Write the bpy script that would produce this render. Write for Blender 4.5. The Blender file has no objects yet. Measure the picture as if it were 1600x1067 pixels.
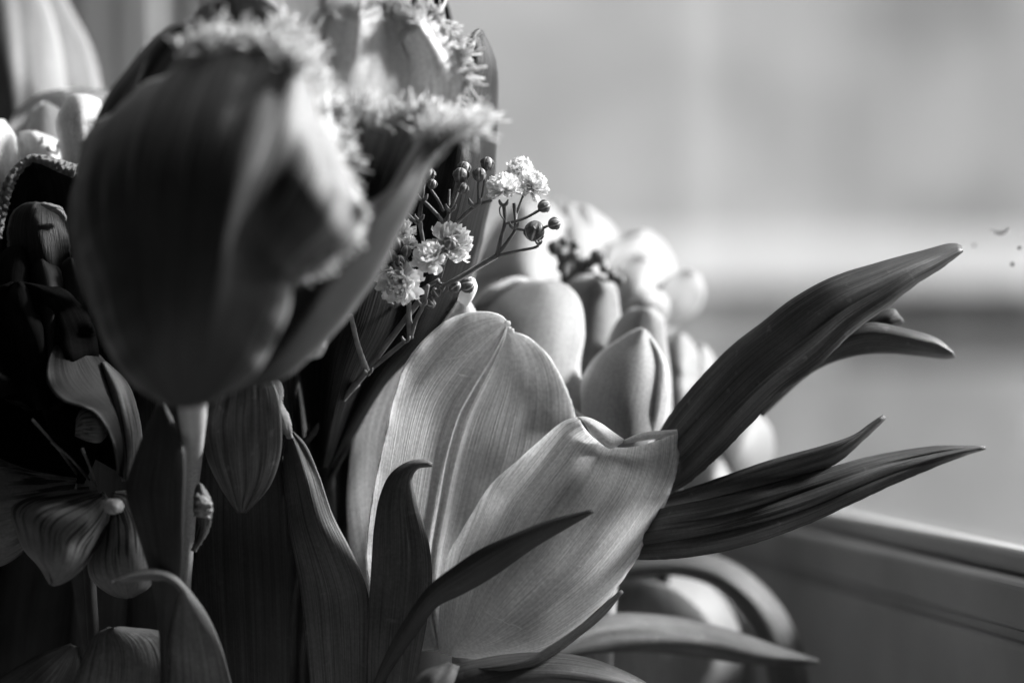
import bpy, bmesh, math, random
import numpy as np
from mathutils import Vector, Matrix

sc = bpy.context.scene
# ------------------------------------------------------------------ camera, world, light
LENS, ZC, D0 = 76.0, 1.0, 0.40          # camera at (0,0,ZC) looking along +Y, focus 0.40 m
K = 36.0 / LENS / 1600.0                # metres per photo pixel per metre of distance
cam = bpy.data.cameras.new('camera'); cam.lens = LENS; cam.sensor_width = 36.0
cam.clip_start = 0.01; cam.clip_end = 100
cam.dof.use_dof = True; cam.dof.focus_distance = 0.398; cam.dof.aperture_fstop = 6.3; cam.dof.aperture_blades = 9
camo = bpy.data.objects.new('camera', cam); sc.collection.objects.link(camo)
camo.location = (0, 0, ZC); camo.rotation_euler = (math.radians(90), 0, 0)
sc.camera = camo

world = bpy.data.worlds.new('World'); sc.world = world; world.use_nodes = True
world.node_tree.nodes['Background'].inputs[0].default_value = (1, 1, 1, 1)
world.node_tree.nodes['Background'].inputs[1].default_value = 0.04

def area(name, loc, target, sx, sy, power):
    l = bpy.data.lights.new(name, 'AREA'); l.shape = 'RECTANGLE'; l.size = sx; l.size_y = sy; l.energy = power
    o = bpy.data.objects.new(name, l); sc.collection.objects.link(o); o.location = loc
    o.rotation_euler = (Vector(target) - Vector(loc)).to_track_quat('-Z', 'Y').to_euler()
    return o
area('window_daylight', (0.95, 0.80, ZC + 0.42), (0.0, 0.42, ZC - 0.02), 0.6, 0.6, 22.0)
area('low_sun', (1.45, 0.62, ZC + 1.02), (0.02, 0.42, ZC), 0.22, 0.22, 108.0)
area('outdoor_daylight', (1.1, 0.9, ZC + 2.6), (0.9, 3.0, ZC - .2), 2.4, 1.2, 76.0)
area('room_fill', (-0.55, -0.35, ZC + 0.45), (0.0, 0.4, ZC), 0.5, 0.5, 0.3)  # weak fill lamp added from the room side, no source seen

sc.view_settings.view_transform = 'Standard'; sc.view_settings.look = 'None'
sc.view_settings.exposure = 0.0; sc.view_settings.gamma = 1.0; sc.view_settings.use_curve_mapping = False
sc.render.engine = 'CYCLES'
sc.cycles.use_denoising = True
sc.cycles.use_adaptive_sampling = True; sc.cycles.adaptive_threshold = 0.012
sc.cycles.max_bounces = 7; sc.cycles.diffuse_bounces = 4; sc.cycles.transmission_bounces = 6; sc.cycles.transparent_max_bounces = 16
sc.cycles.sample_clamp_indirect = 4.0

rng = random.Random(7)

# ------------------------------------------------------------------ helpers
DSC, DOFF = 1.0, 0.0                    # depth squeeze and shift of the bunch being built
def P(x, y, o):
    """photo pixel + millimetres behind (+) / before (-) the focus plane -> world point"""
    d = D0 + (o * DSC + DOFF) / 1000.0
    return np.array([(x - 800.0) * K * d, d, ZC - (y - 533.5) * K * d])

def PV(X, Y, O):
    d = D0 + (O * DSC + DOFF) / 1000.0
    return np.stack([(X - 800.0) * K * d, d, ZC - (Y - 533.5) * K * d], -1)

def hermite(ts, vals, t):
    ts = np.asarray(ts, float); v = np.asarray(vals, float); t = np.asarray(t, float)
    n = len(ts)
    if n == 1: return np.repeat(v[:1], len(t), 0)
    s = np.zeros_like(v)
    dt = np.diff(ts); dv = np.diff(v, axis=0) / (dt if v.ndim == 1 else dt[:, None])
    s[0] = dv[0]; s[-1] = dv[-1]
    for i in range(1, n - 1):
        s[i] = (dv[i-1] * dt[i] + dv[i] * dt[i-1]) / (dt[i] + dt[i-1])
    k = np.clip(np.searchsorted(ts, t, side='right') - 1, 0, n - 2)
    h = dt[k]; x = (t - ts[k]) / h
    if v.ndim > 1: h = h[:, None]; x = x[:, None]
    return (v[k] * (2*x**3 - 3*x**2 + 1) + s[k] * h * (x**3 - 2*x**2 + x)
            + v[k+1] * (-2*x**3 + 3*x**2) + s[k+1] * h * (x**3 - x**2))

def curve(pts, n):
    """smooth curve through pts, n samples equally spaced along its length"""
    p = np.asarray(pts, float)
    seg = np.sqrt(((p[1:] - p[:-1])[:, :2] ** 2).sum(1)); seg = np.maximum(seg, 1e-3)
    ts = np.concatenate([[0], np.cumsum(np.sqrt(seg))])
    dense = hermite(ts, p, np.linspace(0, ts[-1], 400))
    L = np.concatenate([[0], np.cumsum(np.sqrt(((dense[1:] - dense[:-1])[:, :2] ** 2).sum(1)))])
    q = np.linspace(0, L[-1], n)
    return np.stack([np.interp(q, L, dense[:, i]) for i in range(p.shape[1])], 1)

def link(name, me, mat, parent=None, loc=(0, 0, 0)):
    o = bpy.data.objects.new(name, me); sc.collection.objects.link(o)
    if mat is not None: me.materials.append(mat)
    if parent is not None: o.parent = parent
    o.location = loc
    return o

def root_of(o):
    v = Vector((0, 0, 0))
    while o is not None:
        v += o.location; o = o.parent
    return v

def thing(name, label, cat, at, group=None):
    o = bpy.data.objects.new(name, None); sc.collection.objects.link(o)
    o.empty_display_size = 0.01
    o.location = Vector(at); o['label'] = label; o['category'] = cat
    if group: o['group'] = group
    return o

def mesh_obj(name, verts, faces, mat, parent, uvs=None, smooth=True):
    off = np.array(root_of(parent)) if parent is not None else np.zeros(3)
    me = bpy.data.meshes.new(name)
    me.from_pydata([tuple(v) for v in (np.asarray(verts) - off)], [], faces)
    if uvs is not None:
        uvl = me.uv_layers.new(name='UVMap')
        li = np.zeros(len(me.loops), int); me.loops.foreach_get('vertex_index', li)
        uvl.data.foreach_set('uv', np.asarray(uvs)[li].astype(np.float32).ravel())
    if smooth: me.polygons.foreach_set('use_smooth', [True] * len(me.polygons))
    me.update()
    return link(name, me, mat, parent)

def sheet(name, A, B, D, mat, parent, M=None, nu=22, nv=44, thick=0.00035, ruf=(0, 8, 4), wr=0.25,
          dents=(), crease=None, rr=None, px=0.0, seed=None, keep=None):
    """A petal or leaf. A, B: its two edges (photo pixels, base to tip); D: [(t, dL, dM, dR)] depth in mm at
    the two edges and the middle line; M: optional pixel course of the middle line."""
    r = random.Random(seed if seed is not None else hash_name(name, A))
    a = curve(A, nv); b = curve(B, nv)
    m = curve(M, nv) if M is not None else None
    t = np.linspace(0, 1, nv)
    dd = hermite([q[0] for q in D], [q[1:] for q in D], t)
    u = np.linspace(-1, 1, nu)
    U, T = np.meshgrid(u, t)
    def quad(l, c, rr): return c[:, None] + ((rr - l) / 2)[:, None] * U + ((rr + l) / 2 - c)[:, None] * U * U
    mid = (a + b) / 2 if m is None else m
    X = quad(a[:, 0], mid[:, 0], b[:, 0]); Y = quad(a[:, 1], mid[:, 1], b[:, 1])
    O = quad(dd[:, 0], dd[:, 1], dd[:, 2])
    # slight natural unevenness
    for i in range(5):
        fu = r.uniform(0.6, 2.6); fv = r.uniform(1, 5); ph = r.uniform(0, 6.3)
        O += wr * r.uniform(0.3, 1) * np.sin(fu * U * 3 + fv * T * 3 + ph) * 0.5
    if ruf[0]:
        ph1, ph2 = r.uniform(0, 6), r.uniform(0, 6)
        w = np.abs(U) ** ruf[2]
        s = np.where(U < 0, np.sin(ruf[1] * T * 6.28 + ph1) + .6 * np.sin(ruf[1] * 2.3 * T * 6.28 + ph2),
                     np.sin(ruf[1] * T * 6.28 + ph2) + .6 * np.sin(ruf[1] * 1.9 * T * 6.28 + ph1))
        O += ruf[0] * w * s
    for (u0, v0, su, sv, am) in dents:
        O += am * np.exp(-((U - u0) / su) ** 2 - ((T - v0) / sv) ** 2)
    if crease:
        am, wd = crease
        O += -am * (np.exp(-((U - wd * .9) / (wd * .6)) ** 2) + np.exp(-((U + wd * .9) / (wd * .6)) ** 2)
                    - .5 * np.exp(-(U / (wd * .45)) ** 2)) * np.clip(1.1 - T * .4, 0, 1)
    if rr:
        w = np.clip((T - .72) / .28, 0, 1) ** 1.5; p1, p2, p3 = (r.uniform(0, 6) for _ in range(3))
        wv = np.sin(rr[2] * U * 3.1 + p1) + .7 * np.sin(rr[2] * 1.9 * U * 3.1 + p2) + .5 * np.sin(rr[2] * 3.7 * U * 3.1 + p3)
        O += rr[0] * w * wv; Y += rr[1] * w * np.roll(wv, 3, 1); X += rr[1] * .6 * w * np.roll(wv, 7, 1)
    if px:
        e = np.abs(U) ** 6
        jag = np.array([r.uniform(-1, 1) for _ in range(nv)])[:, None]
        X += px * e * jag * np.sign(U); Y += px * .5 * e * jag
    pts = PV(X, Y, O)
    V = pts.reshape(-1, 3)
    uv = np.stack([(U + 1) / 2, T], -1).reshape(-1, 2)
    F = [(j*nu+i, j*nu+i+1, (j+1)*nu+i+1, (j+1)*nu+i) for j in range(nv-1) for i in range(nu-1)]
    o = mesh_obj(name, V, F, mat, parent, uv)
    sm = o.modifiers.new('thickness', 'SOLIDIFY'); sm.thickness = thick; sm.offset = 0
    if keep is not None: keep.append(pts)
    return o

def hash_name(n, A):
    s = sum(ord(c) * (i + 3) for i, c in enumerate(n))
    for q in A: s += int(q[0] * 7 + q[1] * 13)
    return s

def leaf(name, A, B, d, mat, parent, fold=2.0, tilt=0.0, **kw):
    """long blade: d = depths along its length, fold = how far the edges stand behind (+) or before the midrib"""
    n = len(d)
    D = [(i / (n - 1), dd + fold + tilt, dd, dd + fold - tilt) for i, dd in enumerate(d)]
    kw.setdefault('nu', 15); kw.setdefault('nv', 44); kw.setdefault('thick', 0.0005); kw.setdefault('wr', 0.35)
    return sheet(name, A, B, D, mat, parent, **kw)

def ribbon(name, pts, d, mat, parent, fold=1.5, tilt=0.0, **kw):
    """blade from a centre line [(x, y, width)]"""
    c = curve([(p[0], p[1]) for p in pts], 24)
    w = np.interp(np.linspace(0, 1, 24), np.linspace(0, 1, len(pts)), [p[2] for p in pts])
    tg = np.gradient(c, axis=0); tg /= np.linalg.norm(tg, axis=1)[:, None] + 1e-9
    nrm = np.stack([tg[:, 1], -tg[:, 0]], 1)
    return leaf(name, c + nrm * w[:, None] / 2, c - nrm * w[:, None] / 2, d, mat, parent, fold=fold, tilt=tilt, **kw)

def tube(name, pts, mat, parent, n=24, seg=8, bump=0.0):
    """pts: (x, y, mm, radius in photo pixels)"""
    c = curve(pts, n) if len(pts) > 2 else np.stack([np.linspace(pts[0][i], pts[1][i], n) for i in range(4)], 1)
    W = PV(c[:, 0], c[:, 1], c[:, 2]); R = c[:, 3] * K * (D0 + c[:, 2] / 1000)
    if bump:
        r = random.Random(int(c[0, 0] * 31 + c[0, 1])); R = R * np.array([1 + bump * r.uniform(-1, 1) for _ in range(n)])
    T = np.gradient(W, axis=0); T /= np.linalg.norm(T, axis=1)[:, None] + 1e-12
    V, UV = [], []
    ref = np.array([0.13, 0.95, 0.29])
    for i in range(n):
        e1 = np.cross(T[i], ref); e1 /= np.linalg.norm(e1) + 1e-9; e2 = np.cross(T[i], e1)
        for k in range(seg):
            a = 6.28318 * k / seg
            V.append(W[i] + R[i] * (math.cos(a) * e1 + math.sin(a) * e2)); UV.append((k / seg, i / n))
    F = [(i*seg+k, i*seg+(k+1) % seg, (i+1)*seg+(k+1) % seg, (i+1)*seg+k) for i in range(n-1) for k in range(seg)]
    V.append(W[0]); V.append(W[-1]); UV += [(0, 0), (0, 1)]
    F += [(len(V)-2, (k+1) % seg, k) for k in range(seg)]
    F += [(len(V)-1, (n-1)*seg+k, (n-1)*seg+(k+1) % seg) for k in range(seg)]
    return mesh_obj(name, V, F, mat, parent, UV)


def hexa(name, q1, q2, mat, parent, bev=0.0):
    V = list(q1) + list(q2)
    F = [(0, 1, 2, 3), (7, 6, 5, 4), (0, 4, 5, 1), (1, 5, 6, 2), (2, 6, 7, 3), (3, 7, 4, 0)]
    o = mesh_obj(name, V, F, mat, parent, smooth=False)
    bm = bmesh.new(); bm.from_mesh(o.data); bmesh.ops.recalc_face_normals(bm, faces=bm.faces); bm.to_mesh(o.data); bm.free()
    if bev:
        m = o.modifiers.new('bevel', 'BEVEL'); m.width = bev; m.segments = 3
    return o

# ------------------------------------------------------------------ materials
def nodes(name):
    m = bpy.data.materials.new(name); m.use_nodes = True
    nt = m.node_tree; nt.nodes.clear()
    return m, nt
def N(nt, typ, **kw):
    n = nt.nodes.new(typ)
    for k, v in kw.items(): setattr(n, k, v)
    return n
def math_n(nt, op, a, b=None, clamp=False):
    n = nt.nodes.new('ShaderNodeMath'); n.operation = op; n.use_clamp = clamp
    for i, q in enumerate((a, b)):
        if q is None: continue
        if isinstance(q, (int, float)): n.inputs[i].default_value = q
        else: nt.links.new(q, n.inputs[i])
    return n.outputs[0]
def maprange(nt, x, a, b, c, d):
    n = nt.nodes.new('ShaderNodeMapRange'); n.clamp = True
    nt.links.new(x, n.inputs[0])
    for i, q in enumerate((a, b, c, d)): n.inputs[i + 1].default_value = q
    return n.outputs[0]

def petal_mat(name, lo, hi, edge=None, tip=None, base=None, transl=0.45, rough=0.55, fan=0.0, freq=70, bump=0.25,
              contrast=1.0, spots=0.0, scratch=False, veins=0.0, spec=0.3, edge_w=0.25):
    """value = grey level between lo and hi by streaks running along the petal"""
    m, nt = nodes(name); L = nt.links.new
    uv = N(nt, 'ShaderNodeUVMap'); sep = N(nt, 'ShaderNodeSeparateXYZ'); L(uv.outputs[0], sep.inputs[0])
    u, v = sep.outputs[0], sep.outputs[1]
    cu = math_n(nt, 'SUBTRACT', u, 0.5)
    den = math_n(nt, 'ADD', math_n(nt, 'MULTIPLY', v, fan), 1.0)
    s = math_n(nt, 'DIVIDE', cu, den)
    oi = N(nt, 'ShaderNodeObjectInfo')
    rnd = math_n(nt, 'MULTIPLY', oi.outputs['Random'], 37.0)
    def streak(f, fv, det):
        comb = N(nt, 'ShaderNodeCombineXYZ')
        L(math_n(nt, 'MULTIPLY', s, f), comb.inputs[0]); L(math_n(nt, 'MULTIPLY', v, fv), comb.inputs[1]); L(rnd, comb.inputs[2])
        nz = N(nt, 'ShaderNodeTexNoise'); nz.inputs['Scale'].default_value = 1.0; nz.inputs['Detail'].default_value = det
        L(comb.outputs[0], nz.inputs['Vector'])
        return nz.outputs['Fac']
    s1 = streak(freq, 2.2, 3.0); s2 = streak(freq * 0.36, 1.2, 2.0); s3 = streak(6, 5, 4.0)
    mix = math_n(nt, 'ADD', math_n(nt, 'MULTIPLY', s1, .56), math_n(nt, 'ADD', math_n(nt, 'MULTIPLY', s2, .20), math_n(nt, 'MULTIPLY', s3, .24)))
    fac = maprange(nt, mix, 0.5 - .17 / contrast, 0.5 + .17 / contrast, 0, 1)
    val = N(nt, 'ShaderNodeMix'); val.data_type = 'FLOAT'
    L(fac, val.inputs[0]); val.inputs[2].default_value = lo; val.inputs[3].default_value = hi
    val = val.outputs[0]
    def blend(val, f, target):
        n = N(nt, 'ShaderNodeMix'); n.data_type = 'FLOAT'; L(f, n.inputs[0]); L(val, n.inputs[2]); n.inputs[3].default_value = target
        return n.outputs[0]
    jit = math_n(nt, 'MULTIPLY', math_n(nt, 'SUBTRACT', s1, .5), .5)
    if edge is not None:
        e = math_n(nt, 'ABSOLUTE', cu); e = math_n(nt, 'ADD', math_n(nt, 'MULTIPLY', e, 2), jit)
        val = blend(val, maprange(nt, e, 1 - edge_w, 1.0, 0, .85), edge)
    if tip is not None:
        val = blend(val, maprange(nt, math_n(nt, 'ADD', v, jit), tip[1], 1.0, 0, .9), tip[0])
    if base is not None:
        val = blend(val, maprange(nt, math_n(nt, 'ADD', v, jit), 0.0, base[1], .9, 0), base[0])
    if veins:      # dark broken streak marks, as on alstroemeria
        w = streak(22, 2.0, 1.0)
        f = maprange(nt, w, .51, .56, 0, 1)
        f = math_n(nt, 'MULTIPLY', f, maprange(nt, v, .5, .75, veins, 0))
        val = blend(val, f, lo * .15)
    tc = N(nt, 'ShaderNodeTexCoord')
    mo = N(nt, 'ShaderNodeTexNoise'); mo.inputs['Scale'].default_value = 1600; mo.inputs['Detail'].default_value = 3
    L(tc.outputs['Object'], mo.inputs['Vector'])
    val = math_n(nt, 'MULTIPLY', val, maprange(nt, mo.outputs['Fac'], .3, .7, .84, 1.12))
    if spots:
        nz = N(nt, 'ShaderNodeTexNoise'); nz.inputs['Scale'].default_value = 420; nz.inputs['Detail'].default_value = 4
        L(tc.outputs['Object'], nz.inputs['Vector'])
        val = blend(val, maprange(nt, nz.outputs['Fac'], .64, .75, 0, spots), hi * 3.0)
        n2 = N(nt, 'ShaderNodeTexNoise'); n2.inputs['Scale'].default_value = 70; n2.inputs['Detail'].default_value = 5
        L(tc.outputs['Object'], n2.inputs['Vector'])
        val = math_n(nt, 'MULTIPLY', val, maprange(nt, n2.outputs['Fac'], .3, .7, .65, 1.4))
    if scratch:    # pale wandering scars
        nz = N(nt, 'ShaderNodeTexNoise'); nz.inputs['Scale'].default_value = 120; nz.inputs['Detail'].default_value = 3
        L(tc.outputs['Object'], nz.inputs['Vector'])
        n2 = streak(2.3, 2.6, 1.0)
        wob = math_n(nt, 'ADD', n2, math_n(nt, 'MULTIPLY', math_n(nt, 'SUBTRACT', nz.outputs['Fac'], .5), .10))
        line = maprange(nt, math_n(nt, 'ABSOLUTE', math_n(nt, 'SUBTRACT', wob, .66)), 0.0, .006, .55, 0)
        val = blend(val, line, .85)
    col = N(nt, 'ShaderNodeCombineColor')
    for i in range(3): L(val, col.inputs[i])
    pb = N(nt, 'ShaderNodeBsdfPrincipled'); L(col.outputs[0], pb.inputs['Base Color'])
    pb.inputs['Roughness'].default_value = rough; pb.inputs['Specular IOR Level'].default_value = spec
    if 'Sheen Weight' in pb.inputs: pb.inputs['Sheen Weight'].default_value = 0.08 if hi > .3 else 0.0
    bp = N(nt, 'ShaderNodeBump'); bp.inputs['Strength'].default_value = bump; bp.inputs['Distance'].default_value = 0.0006
    L(mix, bp.inputs['Height']); L(bp.outputs[0], pb.inputs['Normal'])
    tr = N(nt, 'ShaderNodeBsdfTranslucent'); L(col.outputs[0], tr.inputs['Color']); L(bp.outputs[0], tr.inputs['Normal'])
    ms = N(nt, 'ShaderNodeMixShader'); ms.inputs[0].default_value = transl
    L(pb.outputs[0], ms.inputs[1]); L(tr.outputs[0], ms.inputs[2])
    out = N(nt, 'ShaderNodeOutputMaterial'); L(ms.outputs[0], out.inputs[0])
    return m

def plain_mat(name, lo, hi, scale=40, rough=0.6, bump=0.1, transl=0.0, detail=5, stretch=(1, 1, 1), spec=0.3, dist=0.001):
    m, nt = nodes(name); L = nt.links.new
    tc = N(nt, 'ShaderNodeTexCoord'); mp = N(nt, 'ShaderNodeMapping'); mp.inputs['Scale'].default_value = stretch
    L(tc.outputs['Object'], mp.inputs[0])
    nz = N(nt, 'ShaderNodeTexNoise'); nz.inputs['Scale'].default_value = scale; nz.inputs['Detail'].default_value = detail
    L(mp.outputs[0], nz.inputs['Vector'])
    v = maprange(nt, nz.outputs['Fac'], .3, .7, lo, hi)
    col = N(nt, 'ShaderNodeCombineColor')
    for i in range(3): L(v, col.inputs[i])
    pb = N(nt, 'ShaderNodeBsdfPrincipled'); L(col.outputs[0], pb.inputs['Base Color'])
    pb.inputs['Roughness'].default_value = rough; pb.inputs['Specular IOR Level'].default_value = spec
    bp = N(nt, 'ShaderNodeBump'); bp.inputs['Strength'].default_value = bump; bp.inputs['Distance'].default_value = dist
    L(nz.outputs['Fac'], bp.inputs['Height']); L(bp.outputs[0], pb.inputs['Normal'])
    out = N(nt, 'ShaderNodeOutputMaterial')
    if transl:
        tr = N(nt, 'ShaderNodeBsdfTranslucent'); L(col.outputs[0], tr.inputs['Color'])
        ms = N(nt, 'ShaderNodeMixShader'); ms.inputs[0].default_value = transl
        L(pb.outputs[0], ms.inputs[1]); L(tr.outputs[0], ms.inputs[2]); L(ms.outputs[0], out.inputs[0])
    else: L(pb.outputs[0], out.inputs[0])
    return m

def bud_mat():
    m, nt = nodes('bud'); L = nt.links.new
    uv = N(nt, 'ShaderNodeUVMap'); sep = N(nt, 'ShaderNodeSeparateXYZ'); L(uv.outputs[0], sep.inputs[0])
    w = math_n(nt, 'COSINE', math_n(nt, 'MULTIPLY', sep.outputs[0], 5 * 6.28318))
    tc = N(nt, 'ShaderNodeTexCoord'); nz = N(nt, 'ShaderNodeTexNoise'); nz.inputs['Scale'].default_value = 1500; nz.inputs['Detail'].default_value = 3
    L(tc.outputs['Object'], nz.inputs['Vector'])
    w = math_n(nt, 'ADD', w, math_n(nt, 'MULTIPLY', math_n(nt, 'SUBTRACT', nz.outputs['Fac'], .5), .5))
    w = math_n(nt, 'SUBTRACT', w, maprange(nt, sep.outputs[1], .2, 1.0, -.25, .25))
    v = maprange(nt, w, -1.0, -0.70, .50, .10)
    col = N(nt, 'ShaderNodeCombineColor')
    for i in range(3): L(v, col.inputs[i])
    pb = N(nt, 'ShaderNodeBsdfPrincipled'); L(col.outputs[0], pb.inputs['Base Color']); pb.inputs['Roughness'].default_value = .5
    out = N(nt, 'ShaderNodeOutputMaterial'); L(pb.outputs[0], out.inputs[0])
    return m

def glass_mat(name, gloss=0.05):
    m, nt = nodes(name); L = nt.links.new
    t = N(nt, 'ShaderNodeBsdfTransparent'); t.inputs[0].default_value = (.96, .96, .96, 1)
    g = N(nt, 'ShaderNodeBsdfGlossy'); g.inputs['Roughness'].default_value = 0.03
    ms = N(nt, 'ShaderNodeMixShader'); ms.inputs[0].default_value = gloss
    L(t.outputs[0], ms.inputs[1]); L(g.outputs[0], ms.inputs[2])
    out = N(nt, 'ShaderNodeOutputMaterial'); L(ms.outputs[0], out.inputs[0])
    return m

M_PALE = petal_mat('pale_tulip_petal', .58, .90, edge=.90, transl=.54, fan=1.1, freq=250, bump=.6, contrast=1.45, edge_w=.10, base=(.62, .3))
M_MID = petal_mat('grey_tulip_petal', .30, .43, edge=.62, transl=.4, fan=.5, freq=140, contrast=.7, edge_w=.12)
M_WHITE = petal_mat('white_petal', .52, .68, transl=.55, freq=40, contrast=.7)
M_CREAM = petal_mat('cream_petal', .58, .76, transl=.4, freq=50, edge=.8, edge_w=.1)
M_FRINGED = petal_mat('fringed_tulip_petal', .016, .046, edge=.17, tip=(.30, .66), transl=.26, freq=60, bump=.3, edge_w=.2)
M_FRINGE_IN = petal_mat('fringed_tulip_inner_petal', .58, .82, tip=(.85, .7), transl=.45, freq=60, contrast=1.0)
M_FRINGE = plain_mat('petal_fringe', .52, .70, scale=300, transl=.45)
M_DARK = petal_mat('dark_petal', .003, .017, transl=.10, freq=70, bump=.7, contrast=1.5, rough=.5, tip=(.07, .9), edge=.12, edge_w=.07, spec=.2)
M_RIM = petal_mat('dark_petal_rim', .10, .40, transl=.2, freq=90, bump=.9, contrast=1.4)
M_SMOOTH = petal_mat('smooth_grey_petal', .09, .21, transl=.3, freq=14, edge=.42, edge_w=.3)
M_ALS = petal_mat('streaked_petal', .085, .15, transl=.3, freq=30, edge=.2, veins=.95, edge_w=.08)
M_SHADE_PETAL = petal_mat('shade_black_petal', .002, .006, transl=.1, freq=30, spec=.02, rough=.9)  # shade put into the colour: near-black though sun reaches these petals
M_HOOD = petal_mat('hood_petal', .008, .02, transl=.25, freq=30, edge=.045, edge_w=.22, spec=.15)  # paler edge puts the lit rim into the colour
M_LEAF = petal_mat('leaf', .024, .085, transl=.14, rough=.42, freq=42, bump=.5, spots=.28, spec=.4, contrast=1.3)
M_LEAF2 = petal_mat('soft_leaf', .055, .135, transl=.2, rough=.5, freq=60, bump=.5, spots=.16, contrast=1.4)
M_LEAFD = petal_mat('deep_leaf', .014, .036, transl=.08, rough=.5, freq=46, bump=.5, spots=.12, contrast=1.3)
M_STEM = petal_mat('pale_stem', .26, .36, transl=.1, freq=10, contrast=.8)
M_STEMD = plain_mat('dark_stem', .02, .05, scale=200)
M_GSTEM = plain_mat('sprig_stem', .10, .20, scale=500, bump=.2)
M_GBLOOM = plain_mat('sprig_bloom', .84, .94, scale=300, transl=.3)
M_PALE_SHADED = petal_mat('shaded_pale_petal', .22, .34, transl=.3, freq=40, contrast=.7)  # pale petal with its shade put into a greyer colour
M_BUD = bud_mat()
M_SEPAL = plain_mat('bud_sepal', .06, .16, scale=1200, bump=.3)
M_SCAR = plain_mat('petal_scar', .9, .95, scale=900, transl=.5)
M_DEAD = plain_mat('dry_bract', .15, .32, scale=400, bump=.6, transl=.3)
M_FRAME = plain_mat('window_paint', .26, .34, scale=25, rough=.45, bump=.05)
M_FRAMED = plain_mat('window_paint_darker', .20, .30, scale=30, rough=.6, bump=.08)  # slightly darker, rougher window paint
M_GLASS = glass_mat('window_glass')
M_DROP = plain_mat('dried_drop', .75, .9, scale=600, rough=.2)
M_DIRT = plain_mat('dirt_speck', .05, .1, scale=600)
M_WALL3 = plain_mat('outdoor_plaster_mid', .38, .56, scale=5, detail=2, rough=.9)
M_WALL = plain_mat('outdoor_plaster', .28, .54, scale=5.0, detail=2.0, rough=.9, bump=.2)
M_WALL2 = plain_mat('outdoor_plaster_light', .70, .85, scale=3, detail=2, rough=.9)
M_LEDGE_SHADE = plain_mat('outdoor_ledge_shade', .20, .28, scale=3, detail=2, rough=.9)  # darker colour paints in the shadow band under the ledge
M_CURTAIN = plain_mat('curtain_cloth', .75, .85, scale=60, rough=.9, transl=.55)
M_SILL = plain_mat('sill_paint', .22, .3, scale=20, rough=.5)

# ------------------------------------------------------------------ setting
def dW(px): return 1.0 / (2.326 - .00142 * (1600 - px))        # distance of the window plane at a pixel column
def win(px, off=0.0):
    d = dW(px); return np.array([(px - 800) * K * d, d]) + off * np.array([-.97, -.24])
def prism(name, p, q, w, z0, z1, mat, parent, bev=.0015):
    """upright board along p->q (ground points), thickness w towards the room"""
    n = np.array([-.97, -.24]) * w
    a = [np.array([*p, z0]), np.array([*q, z0]), np.array([*(q + n), z0]), np.array([*(p + n), z0])]
    b = [v + np.array([0, 0, z1 - z0]) for v in a]
    return hexa(name, a, b, mat, parent, bev)

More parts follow.
